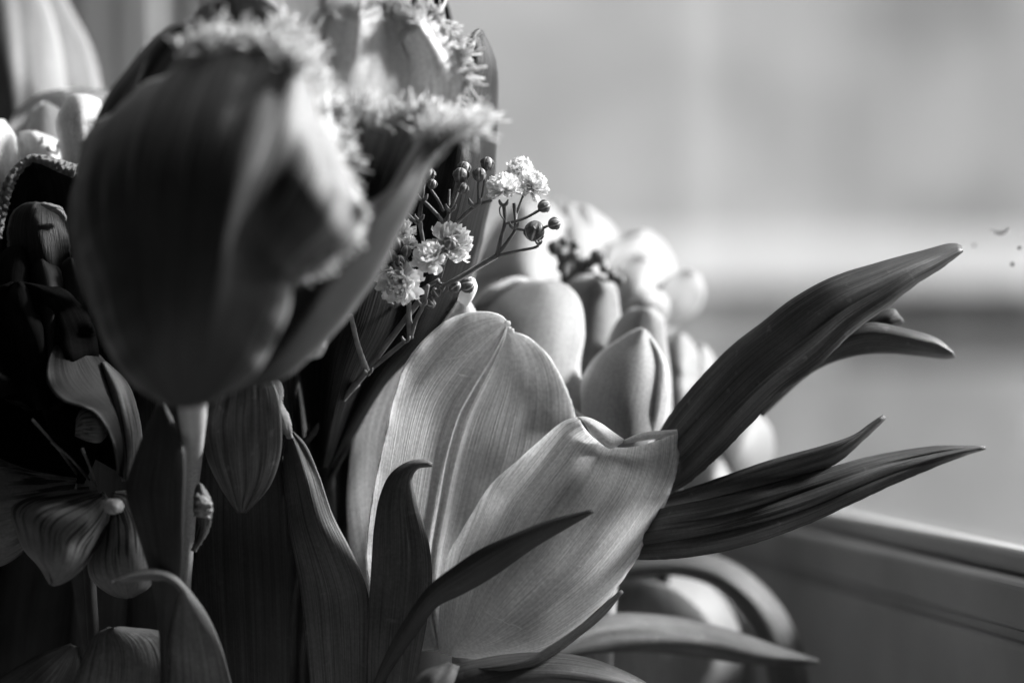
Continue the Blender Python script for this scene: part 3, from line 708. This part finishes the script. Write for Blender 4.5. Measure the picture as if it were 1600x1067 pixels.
# ------------------------------------------------------------------ white blossoms in the sun, out of focus
def white_blossoms():
    t = thing('white_blossom', 'large sunlit white blossom behind the sprig of tiny blooms', 'flower', base(850, 420, 95), 'white blossoms at the back of the bouquet')
    stem_down(t, 840, 560, 95, 16, M_STEMD, 760, 60)
    sheet('petal', [(760,560),(735,470),(745,410),(775,350),(805,322)], [(880,560),(905,470),(905,400),(880,340),(845,312)], [(0,88,76,88),(.5,90,70,90),(1,96,90,96)], M_WHITE, t, wr=1.5, ruf=(2,3,3))
    sheet('petal', [(830,560),(825,470),(840,390),(870,330),(890,318)], [(960,560),(985,470),(980,400),(955,352),(920,325)], [(0,96,84,96),(.5,98,80,98),(1,100,96,100)], M_WHITE, t, wr=1.5, ruf=(2,3,3))
    sheet('petal', [(740,560),(748,480),(770,410),(800,350),(830,308)], [(930,560),(930,480),(925,420),(915,370),(880,312)], [(0,104,112,104),(.5,106,120,106),(1,106,110,106)], M_WHITE, t)
    sheet('petal', [(760,570),(740,520),(750,460),(790,430)], [(860,570),(880,520),(865,460),(825,430)], [(0,76,66,76),(.5,74,60,74),(1,76,72,76)], M_WHITE, t)
    t = thing('white_blossom', 'sunlit white blossom with an open cupped petal on its window side', 'flower', base(1010, 460, 85), 'white blossoms at the back of the bouquet')
    stem_down(t, 990, 560, 85, 14, M_STEMD, 860, 60)
    sheet('petal', [(950,520),(940,450),(945,400),(965,372),(1000,360)], [(1050,520),(1060,460),(1052,410),(1036,380),(1012,360)], [(0,86,92,100),(.5,86,94,108),(1,92,98,106)], M_WHITE, t)
    sheet('petal', [(1010,512),(1022,470),(1036,440),(1060,423),(1080,421)], [(1030,516),(1062,505),(1088,488),(1100,458),(1093,432)], [(0,78,80,84),(.5,73,80,91),(1,78,83,88)], M_WHITE, t)
    sheet('petal', [(950,520),(945,470),(955,430),(985,412),(1005,410)], [(1036,520),(1040,480),(1036,450),(1030,425),(1016,412)], [(0,76,68,76),(.5,78,66,78),(1,82,78,82)], M_WHITE, t, ruf=(1,3,3))
    sheet('petal', [(960,500),(962,450),(968,410),(985,395)], [(1016,500),(1020,450),(1018,415),(1005,395)], [(0,84,92,84),(.5,86,98,86),(1,90,94,90)], M_CREAM, t)
    sheet('petal', [(970,500),(966,480),(978,462),(1000,452)], [(1040,500),(1045,480),(1038,460),(1015,452)], [(0,72,64,72),(.5,72,60,72),(1,72,68,72)], M_WHITE, t)
    t = thing('white_blossom', 'small pale blossom peeping out behind the broadest dark leaf', 'flower', base(1075, 570, 70), 'white blossoms at the back of the bouquet')
    stem_down(t, 1065, 620, 70, 10, M_STEMD, 900, 50)
    sheet('petal', [(1040,640),(1034,590),(1038,545),(1058,522)], [(1090,640),(1094,590),(1088,548),(1070,522)], [(0,66,58,66),(.5,68,56,68),(1,72,68,72)], M_MID, t, ruf=(1,3,3))
    sheet('petal', [(1060,640),(1066,590),(1078,555),(1092,540)], [(1110,640),(1120,600),(1115,560),(1102,540)], [(0,72,66,72),(.5,74,66,74),(1,78,74,78)], M_MID, t, ruf=(1,3,3))
    sheet('petal', [(1030,650),(1036,610),(1050,580),(1066,570)], [(1085,650),(1090,615),(1084,585),(1074,570)], [(0,60,52,60),(.5,62,52,62),(1,64,60,64)], M_MID, t)
    t = thing('white_blossom', 'dim pale blossom peeping out between the long dark leaves', 'flower', base(1150, 720, 80), 'white blossoms at the back of the bouquet')
    stem_down(t, 1120, 800, 80, 10, M_STEMD, 900, 60)
    sheet('petal', [(1060,820),(1070,740),(1100,680),(1140,650),(1170,640)], [(1140,820),(1190,760),(1208,710),(1204,670),(1186,645)], [(0,80,74,80),(.5,82,68,82),(1,84,80,84)], M_PALE_SHADED, t)
    sheet('petal', [(1050,820),(1060,770),(1090,730),(1120,710)], [(1130,820),(1150,780),(1150,740),(1136,712)], [(0,72,64,72),(.5,72,62,72),(1,74,70,74)], M_PALE_SHADED, t)
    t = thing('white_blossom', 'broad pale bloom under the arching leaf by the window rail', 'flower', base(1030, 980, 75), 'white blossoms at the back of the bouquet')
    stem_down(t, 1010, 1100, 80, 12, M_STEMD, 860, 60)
    sheet('petal', [(900,1120),(890,1020),(900,940),(940,900),(990,885)], [(1130,1120),(1160,1040),(1150,970),(1110,915),(1050,888)], [(0,70,60,74),(.5,70,56,74),(1,78,74,80)], M_PALE_SHADED, t)
    sheet('petal', [(930,1120),(925,1040),(940,960),(1000,895)], [(1170,1120),(1180,1050),(1165,970),(1080,890)], [(0,84,92,84),(.5,86,98,86),(1,84,88,84)], M_PALE_SHADED, t)
white_blossoms()

# ------------------------------------------------------------------ leafy stems
def right_leaves():
    t = thing('leafy_stem', 'stem fanning five long dark leaves out towards the window', 'leaves', base(960, 900, 14))
    stem_down(t, 900, 860, 24, 9, M_STEMD, 700, 26)
    leaf('leaf', [(1000,740),(1041,659),(1067,623),(1103,582),(1144,541),(1191,505),(1237,469),(1299,435),(1371,412),(1438,394),(1490,382),(1502,386)],
         [(1000,800),(1046,770),(1077,752),(1129,706),(1170,664),(1222,613),(1278,572),(1330,520),(1392,474),(1438,438),(1464,422),(1492,402),(1504,392)],
         [14,4,-3,-7,-5,2], M_LEAF, t, fold=3.5, tilt=2.0, wr=.7, ruf=(.4,3,4), px=.6, nv=70, nu=24)
    leaf('leaf', [(1180,640),(1240,575),(1290,530),(1356,505),(1412,514),(1464,530),(1488,550)],
         [(1190,650),(1273,578),(1330,556),(1381,551),(1443,556),(1480,560),(1493,558)], [22,16,12,12,14], M_LEAF, t, fold=2.0, tilt=-1.5)
    leaf('leaf', [(1318,530),(1340,512),(1370,490),(1396,484),(1400,492)], [(1335,540),(1362,528),(1390,514),(1411,504),(1408,498)], [20,16,15,16], M_LEAF, t, fold=1.2, px=1.5)
    leaf('leaf', [(1000,790),(1062,767),(1129,744),(1206,719),(1283,698),(1335,680),(1361,662),(1381,649)],
         [(1000,800),(1046,788),(1129,773),(1206,755),(1268,737),(1304,724),(1350,685),(1383,653)], [12,4,0,0,3], M_LEAF, t, fold=1.5, tilt=-1.0, px=.5)
    leaf('leaf', [(940,830),(1031,796),(1103,781),(1206,756),(1304,729),(1350,716),(1402,706),(1464,698),(1538,698)],
         [(930,870),(1026,873),(1103,865),(1180,847),(1258,819),(1330,786),(1392,757),(1454,731),(1505,711),(1540,700)], [12,0,-3,-1,3,6], M_LEAF, t, fold=2.5, tilt=1.0, nv=70, nu=24, px=.5,
         dents=[(-.3,.4,.1,.5,.8),(.35,.4,.1,.5,.8)])
    leaf('leaf', [(850,1010),(900,975),(944,960),(1014,960),(1084,970),(1155,989),(1225,1014),(1278,1031)],
         [(860,1030),(911,1021),(967,1017),(1037,1019),(1108,1028),(1178,1037),(1248,1036),(1280,1034)], [20,30,36,38,40], M_LEAF2, t, fold=3.0, tilt=1.5)
    t = thing('arching_leaf', 'blurred leaf arching over and down before the window rail', 'leaf', base(1000, 900, 80))
    ribbon('blade', [(900,900,26),(985,884,34),(1070,880,44),(1130,898,56),(1180,940,60),(1214,995,54),(1232,1060,42),(1240,1180,36),(1245,1500,30)], [60,58,58,58,58,58,60,60,62], M_LEAF2, t, fold=4.5, tilt=3, nv=60)
    tube('stem', [(900,900,60,8),(850,960,60,8),(820,1200,60,8),(800,2500,60,8)], M_STEMD, t)
right_leaves()

def centre_leaves():
    t = thing('leafy_stem', 'stem with pointed dark blades rising before the veined pale tulip', 'leaves', base(590, 1060, 0))
    stem_down(t, 600, 1090, 0, 12, M_STEMD, 640, 14)
    leaf('leaf', [(492,1130),(486,1067),(479,997),(469,911),(453,826),(446,765),(444,725),(447,694),(452,676)],
         [(574,1130),(576,1067),(577,987),(574,926),(550,864),(521,807),(498,740),(476,694),(456,674)], [4,-2,-6,-6,-2], M_LEAF2, t, fold=3.0, tilt=2.5, nu=24, nv=70, wr=.5,
         dents=[(.25,.3,.07,.4,-.9)])
    leaf('leaf', [(575,1130),(574,1035),(576,968),(581,892),(586,821),(595,774),(611,741),(637,723),(660,719),(674,724)],
         [(640,1130),(652,1050),(668,960),(674,910),(672,862),(664,826),(650,783),(643,745),(652,731),(676,727)], [0,-7,-9,-9,-10,-13], M_LEAF2, t, fold=2.5, tilt=1.5, nu=24, nv=70,
         dents=[(.4,.5,.1,.4,.9)])
    leaf('leaf', [(560,1150),(585,1067),(608,1012),(637,961),(671,915),(711,884),(751,858),(796,838),(859,813),(925,797)],
         [(585,1150),(600,1067),(625,1023),(654,984),(682,947),(722,927),(768,901),(836,853),(893,819),(927,799)], [-6,-16,-22,-24,-24,-22], M_LEAFD, t, fold=1.6, tilt=-1.5, nu=20, nv=70)
    leaf('leaf', [(690,1040),(760,1042),(825,1029),(859,1009),(904,978),(938,949),(972,922)],
         [(690,1046),(760,1050),(830,1040),(868,1021),(903,994),(940,963),(973,924)], [-14,-20,-16,-10], M_LEAF, t, fold=.8, tilt=-1)
    leaf('leaf', [(640,1130),(690,1050),(750,1030),(850,1020),(920,1029),(985,1054),(1060,1100)],
         [(720,1180),(740,1110),(800,1080),(860,1075),(920,1080),(985,1085),(1062,1104)], [-16,-20,-18,-14,-6], M_LEAF, t, fold=3.0, tilt=2.0)
    leaf('leaf', [(600,1130),(630,1080),(660,1050),(700,1036)], [(660,1150),(690,1100),(710,1060),(716,1040)], [-30,-34,-34,-30], M_LEAF2, t, fold=2)
    # dried bract where the near leaf starts
    t = thing('dry_bract', 'withered curled bract hanging above the pointed leaf', 'leaf', base(430, 640, -12))
    leaf('blade', [(398,600),(412,622),(424,640),(440,670),(450,684)], [(430,590),(442,605),(440,628),(452,655),(456,684)], [-14,-16,-16,-10], M_DEAD, t, fold=2, px=1.5)
    tube('stalk', [(398,600,-14,4),(420,650,-8,3.5),(438,700,2,3.5),(446,740,8,3),(520,1200,12,3),(600,2700,20,3)], M_STEMD, t)
DSC = .65
centre_leaves()
DSC = 1.0

def left_leaves():
    t = thing('leafy_stem', 'stem with dim drooping leaves at the foot of the fringed tulip stem', 'leaves', base(250, 1050, -30))
    stem_down(t, 240, 1090, -26, 10, M_STEMD, 330, 0)
    leaf('leaf', [(252,1100),(250,985),(236,900),(212,820),(198,765),(214,708),(232,664),(248,630)],
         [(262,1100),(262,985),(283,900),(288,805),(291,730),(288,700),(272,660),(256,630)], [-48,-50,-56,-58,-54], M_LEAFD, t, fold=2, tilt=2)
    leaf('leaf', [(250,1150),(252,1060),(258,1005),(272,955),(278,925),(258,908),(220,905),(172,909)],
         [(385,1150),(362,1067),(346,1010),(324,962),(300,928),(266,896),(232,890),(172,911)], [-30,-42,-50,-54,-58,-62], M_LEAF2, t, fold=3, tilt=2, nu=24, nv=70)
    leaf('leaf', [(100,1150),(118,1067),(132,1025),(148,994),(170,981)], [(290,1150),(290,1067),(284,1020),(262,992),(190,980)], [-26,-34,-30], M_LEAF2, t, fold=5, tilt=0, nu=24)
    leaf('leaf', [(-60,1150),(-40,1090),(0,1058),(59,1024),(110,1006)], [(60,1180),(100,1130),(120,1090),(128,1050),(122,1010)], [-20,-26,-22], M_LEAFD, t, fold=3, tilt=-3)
    # broad striped leaf behind the stem, its half shade put in as darker colour
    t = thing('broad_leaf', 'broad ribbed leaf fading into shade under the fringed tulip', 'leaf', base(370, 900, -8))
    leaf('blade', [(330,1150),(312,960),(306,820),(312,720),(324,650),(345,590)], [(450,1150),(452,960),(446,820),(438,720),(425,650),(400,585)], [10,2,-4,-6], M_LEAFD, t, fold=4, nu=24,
         dents=[(-.4,.7,.1,.6,1.2),(0,.7,.08,.6,1.2),(.4,.7,.1,.6,1.2)])
    leaf('ribbed_fold', [(372,800),(345,760),(322,710),(316,660),(330,610),(350,570)], [(384,800),(420,760),(438,710),(440,660),(432,610),(410,570)], [-12,-20,-26,-30,-30], M_LEAF, t, fold=3, nu=30,  # paler short sheet stands in for the lit top of the blade
         dents=[(-.5,.6,.08,.6,1.6),(0,.6,.07,.6,1.6),(.45,.6,.08,.6,1.6)])
    t = thing('dry_bract', 'small crumpled pale bract against the fringed tulip stem', 'leaf', base(316, 800, -30))
    leaf('blade', [(300,860),(312,820),(304,790),(306,766),(312,755)], [(304,862),(326,826),(330,792),(326,774),(314,757)], [-34,-36,-40,-38], M_ALS, t, fold=2, px=1)
    leaf('tip', [(305,805),(304,788),(308,772)], [(326,808),(331,790),(318,776)], [-40,-44,-42], M_DEAD, t, fold=2, px=3, ruf=(1.0,4,1))
DSC, DOFF = .45, 0.0
left_leaves()
DSC, DOFF = 1.0, 0.0

# dense dark foliage filling the heart of the bouquet
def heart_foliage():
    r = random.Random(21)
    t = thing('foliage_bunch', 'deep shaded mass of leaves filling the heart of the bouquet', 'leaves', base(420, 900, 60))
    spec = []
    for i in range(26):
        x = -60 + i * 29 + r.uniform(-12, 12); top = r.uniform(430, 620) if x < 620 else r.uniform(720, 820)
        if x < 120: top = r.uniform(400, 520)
        if 150 < x < 500: top = r.uniform(290, 380)  # raised out of view to block sun from the lower left
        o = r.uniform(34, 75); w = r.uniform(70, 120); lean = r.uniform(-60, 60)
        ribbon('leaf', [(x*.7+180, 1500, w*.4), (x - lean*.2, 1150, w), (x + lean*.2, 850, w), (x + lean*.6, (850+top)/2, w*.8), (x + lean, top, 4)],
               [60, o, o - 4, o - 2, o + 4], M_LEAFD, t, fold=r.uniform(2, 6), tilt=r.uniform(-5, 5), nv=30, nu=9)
    for i in range(10):  # unseen leaves added behind the fringed tulip to shade the lower left
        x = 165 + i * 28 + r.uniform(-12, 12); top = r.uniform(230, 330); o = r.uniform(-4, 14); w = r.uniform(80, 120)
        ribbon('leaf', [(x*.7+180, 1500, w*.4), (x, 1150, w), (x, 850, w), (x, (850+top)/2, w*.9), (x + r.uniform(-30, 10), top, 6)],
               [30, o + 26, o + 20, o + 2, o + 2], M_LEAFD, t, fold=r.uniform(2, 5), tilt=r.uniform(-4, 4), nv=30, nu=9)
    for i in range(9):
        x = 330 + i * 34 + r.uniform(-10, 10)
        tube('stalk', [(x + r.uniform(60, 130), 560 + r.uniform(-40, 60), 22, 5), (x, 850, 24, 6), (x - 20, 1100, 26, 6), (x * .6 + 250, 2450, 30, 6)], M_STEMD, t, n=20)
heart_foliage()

# ------------------------------------------------------------------ sprigs of tiny double blooms
def bloom_mesh(seed, R):
    r = random.Random(seed); V, F = [], []
    for layer, (n, tilt0, tilt1, rad) in enumerate(((16, 75, 115, .95), (18, 50, 85, 1.0), (17, 25, 60, .98), (12, 8, 35, .92), (6, 0, 15, .85))):
        for i in range(n):
            az = 6.2832 * (i + r.uniform(-.3, .3)) / n; ti = math.radians(r.uniform(tilt0, tilt1))
            d = np.array([math.sin(ti) * math.cos(az), math.sin(ti) * math.sin(az), math.cos(ti)])
            s = np.cross(d, np.array([r.gauss(0, .3), r.gauss(0, .3), 1.0])); s /= np.linalg.norm(s) + 1e-9
            nn = np.cross(s, d); L = R * rad * r.uniform(.82, 1.12); w = R * r.uniform(.20, .34); cup = r.uniform(-.3, .35) * R
            b = len(V)
            for j, (tt, ww) in enumerate(((.15, .15), (.5, .7), (.8, 1.0), (.97, .95), (1.06, .5))):
                for k in (-1, -.5, 0, .5, 1):
                    notch = -.12 * L * (1 - abs(k)) if j == 4 else 0
                    V.append(d * (L * tt + notch) + s * k * w * ww + nn * (cup * tt * tt + .5 * w * k * k * (1 if j < 4 else 1.4) + r.uniform(-.02, .02) * R))
            F += [(b+j*5+k, b+j*5+k+1, b+j*5+5+k+1, b+j*5+5+k) for j in range(4) for k in range(4)]
    return V, F

def sprig_bloom(parent, x, y, o, r, ax, seed):
    V, F = bloom_mesh(seed, 1.1 * r * K * (D0 + o / 1000))
    q = Vector((0, 0, 1)).rotation_difference(Vector(ax).normalized()).to_matrix()
    c = P(x, y, o)
    V = [np.array(q @ Vector(v)) + c for v in V]
    return mesh_obj('bloom', V, F, M_GBLOOM, parent)

def sprig_bud(parent, x, y, o, r, ax=(0, 0, 1), mat=None):
    R = r * K * (D0 + o / 1000); c = P(x, y, o)
    q = Vector((0, 0, 1)).rotation_difference(Vector(ax).normalized()).to_matrix() @ Matrix.Rotation(x * .7, 3, 'Z')
    n1, n2 = 30, 14; V, F, UV = [], [], []
    for j in range(n2 + 1):
        for i in range(n1 + 1):
            a, b = 6.28318 * i / n1, math.pi * j / n2
            rr = R * (1 + .10 * math.cos(5 * a) * math.sin(b)); zz = -math.cos(b) * R * 1.08
            if j == n2: zz -= .1 * R
            V.append(np.array(q @ Vector((rr * math.sin(b) * math.cos(a), rr * math.sin(b) * math.sin(a), zz))) + c); UV.append((i / n1, j / n2))
    F = [(j*(n1+1)+i, j*(n1+1)+i+1, (j+1)*(n1+1)+i+1, (j+1)*(n1+1)+i) for j in range(n2) for i in range(n1)]
    b = mesh_obj('bud', V, F, M_BUD, parent, UV)
    if r > 7:      # five little sepal tips standing off the bud
        V, F = [], []
        for i in range(5):
            a = 6.28318 * i / 5; n = len(V)
            for (zz, ww, rr) in ((.1, .34, 1.06), (.55, .26, 1.02), (.95, .1, .72), (1.12, .02, .62)):
                for k in (-1, 0, 1):
                    an = a + k * ww; V.append(np.array(q @ Vector((R * rr * (1.1 + .03 * (k == 0)) * math.cos(an) * math.sqrt(max(.05, 1 - (zz * .8) ** 2)),
                                                                    R * rr * (1.1 + .03 * (k == 0)) * math.sin(an) * math.sqrt(max(.05, 1 - (zz * .8) ** 2)), R * zz))) + c)
            F += [(n+j*3+k, n+j*3+k+1, n+j*3+k+4, n+j*3+k+3) for j in range(3) for k in range(2)]
        mesh_obj('sepals', V, F, M_SEPAL, b)
    return b

def node_tuft(parent, x, y, o, s):
    """pair of tiny bracts at a fork"""
    for k in (-1, 1):
        ribbon('bract', [(x, y, 4 * s), (x + k * 5 * s, y - 4 * s, 5 * s), (x + k * 8 * s, y - 11 * s, 1)], [o - 1, o - 2, o - 2], M_GSTEM, parent, fold=.3, nv=8, nu=5, wr=.05, thick=.0002)

def main_sprig():
    t = thing('gypsophila_sprig', 'sharp sprig of tiny white double blooms and round buds', 'sprig', base(560, 600, 8))
    S = lambda *p: tube('stem', list(p), M_GSTEM, t, n=18, seg=7, bump=.08)
    S((776,400,-4,4.2),(745,415,-3,4.2),(714,428,-2,4.4),(683,440,-1,4.6),(655,470,0,5),(620,520,2,5.2),(575,577,5,5.5),(520,640,9,6),(470,700,12,6),(420,800,16,6),(430,1200,18,6),(560,2700,30,6))
    S((776,400,-4,3.4),(784,368,-4,3.2),(789,348,-4,3),(787,318,-4,3)); S((776,400,-4,3.4),(795,375,-4,3),(805,358,-4,3),(803,318,-3,2.6))
    S((789,350,-4,2.4),(818,342,-5,2.2),(846,327,-5,2.2)); S((803,357,-4,2.2),(820,360,-5,2.2),(830,362,-5,2.2))
    S((776,400,-4,2.8),(810,392,-5,2.4),(841,384,-5,2.2),(842,376,-5,2)); S((842,360,-5,2),(856,353,-5,2))
    S((789,345,-4,1.4),(782,335,-5,1.2),(781,325,-5,1.2),(786,320,-5,.8)); S((805,345,-4,2),(812,320,-2,2),(820,300,0,2))
    # inner stems
    S((575,584,4,4.5),(568,566,0,5),(558,535,-3,4.2),(548,493,-8,4)); S((575,580,5,4),(605,556,4,3.8),(634,532,3,3.6))
    S((641,528,2,5.5),(639,495,0,4.5),(638,469,-2,4.2),(626,440,-5,3.4),(605,408,-7,3)); S((641,528,2,4.2),(650,500,0,3.6),(660,480,-2,3.6),(669,445,-4,3.2))
    S((540,530,9,3),(570,505,8,3.2),(614,480,6,3.4),(652,457,4,3.4),(686,437,2,3.2))
    S((664,392,2,3),(656,344,2,3.6),(659,313,2,3.2),(663,280,2,2.6)); S((697,360,2,4),(690,345,2,3),(672,324,2,3),(659,312,2,3))
    S((698,362,2,3.8),(702,332,1,3.2),(711,310,1,3),(720,285,1,2.6)); S((699,350,3,2.4),(701,322,3,2.2),(702,296,3,2)); S((693,330,3,2.4),(684,312,3,2.2),(673,296,3,2))
    S((690,372,1,3),(712,350,0,3.4),(742,323,0,3.2),(768,313,-2,2.8)); S((748,318,0,2.2),(747,300,0,2),(748,280,0,2)); S((752,316,0,2.2),(756,290,0,2),(760,262,0,2))
    S((652,350,2,2.4),(641,338,1,2.2),(636,333,1,1.6)); S((640,420,-4,2.4),(635,405,-5,2.2),(626,388,-6,2.2)); S((650,445,-3,2.2),(640,415,-5,2.2),(630,395,-6,2))
    S((683,440,0,2.6),(705,452,0,2.4),(728,450,0,2.4)); S((660,478,-1,2.2),(668,476,-2,2),(673,474,-2,2)); S((700,378,-2,2.4),(697,400,-1,2.6),(688,434,0,2.6))
    S((480,680,16,3),(500,620,14,3),(540,545,10,3)); S((440,760,18,4),(500,660,12,4),(560,600,8,4))
    for (x, y, o, s) in ((787,322,-4,.9),(803,357,-4,.9),(742,323,0,1.2),(693,346,2,1.1),(660,314,2,1),(634,534,2,.8),(575,584,3,.9),(640,470,-2,1.1),(660,478,-2,.9),(655,345,2,.9),(704,330,1,1),(616,478,4,.9),(842,382,-5,.6),(838,360,-5,.6)):
        node_tuft(t, x, y, o, s)
    for i, (x, y, o, r, ax) in enumerate(((789,299,-4,25,(-.3,-.4,1)),(812,272,2,22,(.1,-.2,1)),(828,293,-1,24,(.6,-.5,.5)),(700,386,-1,33,(.5,-.7,.5)),(671,408,-8,26,(-.1,-.8,.8)),
                                          (626,439,-5,33,(-.3,-.9,-.1)),(629,366,0,20,(-.2,-.5,.9)),(640,382,-3,12,(.2,-.5,.9)))):
        sprig_bloom(t, x, y, o, r, ax, 50 + i)
    for (x, y, o, r, ax) in ((761,256,0,10,(.1,0,1)),(749,273,-1,10.5,(0,-.2,1)),(725,263,2,10,(.2,0,1)),(720,275,-1,12,(0,-.3,1)),(723,294,-2,9,(.4,-.3,1)),(669,273,2,11,(.2,0,1)),(675,288,0,7.5,(.3,-.3,1)),
                         (664,272,4,9,(-.2,0,1)),(850,323,-5,9.5,(1,0,.4)),(866,350,-5,9.5,(1,-.2,.3)),(835,361,-5,15.5,(-.3,-.2,-1)),(704,379,-9,10.5,(.2,-.9,.3)),(693,396,-8,9,(-.2,-.9,.2)),
                         (619,383,-6,12,(0,-.3,1)),(633,393,-6,9.5,(.2,-.3,1)),(611,401,-7,10,(-.2,-.3,1)),(681,457,-1,8,(-.3,-.4,.4)),(695,450,-1,7.5,(.3,-.5,.5)),(711,448,-1,9.5,(.6,-.4,.4)),(730,446,0,11,(.8,-.3,.2)),
                         (673,474,-2,8,(.5,-.5,-.4)),(625,408,-7,9,(0,-.6,.8))):
        sprig_bud(t, x, y, o, r, ax)
    # pale sepal behind the lowest buds
    leaf('sepal', [(716,470),(722,450),(728,437),(736,434)], [(728,478),(740,462),(744,448),(740,436)], [4,3,3,4], M_GBLOOM, t, fold=1, nv=16, nu=9)
    t = thing('gypsophila_sprig', 'blurred sprig of dark round buds before the white blossoms', 'sprig', base(890, 440, 48))
    S2 = lambda *p: tube('stem', list(p), M_GSTEM, t, n=14, seg=7)
    S2((872,470,48,4),(880,430,48,4),(872,400,48,4)); S2((880,440,48,3.5),(900,420,48,3.5),(915,408,48,3)); S2((875,450,48,4),(895,430,48,3.5),(925,415,48,3)); S2((872,470,48,4),(840,540,50,5),(780,900,40,5),(680,2450,40,5))
    S2((930,430,48,3),(950,440,48,3)); S2((900,425,48,3),(930,425,48,3))
    for (x, y, r) in ((868,388,12),(880,378,8),(896,400,9),(898,383,7),(934,402,12),(920,412,9),(906,412,8),(880,405,9),(958,432,9),(968,438,8),(944,420,8),(876,418,7)):
        sprig_bud(t, x, y, 48, r, (.2, -.2, 1))
main_sprig()
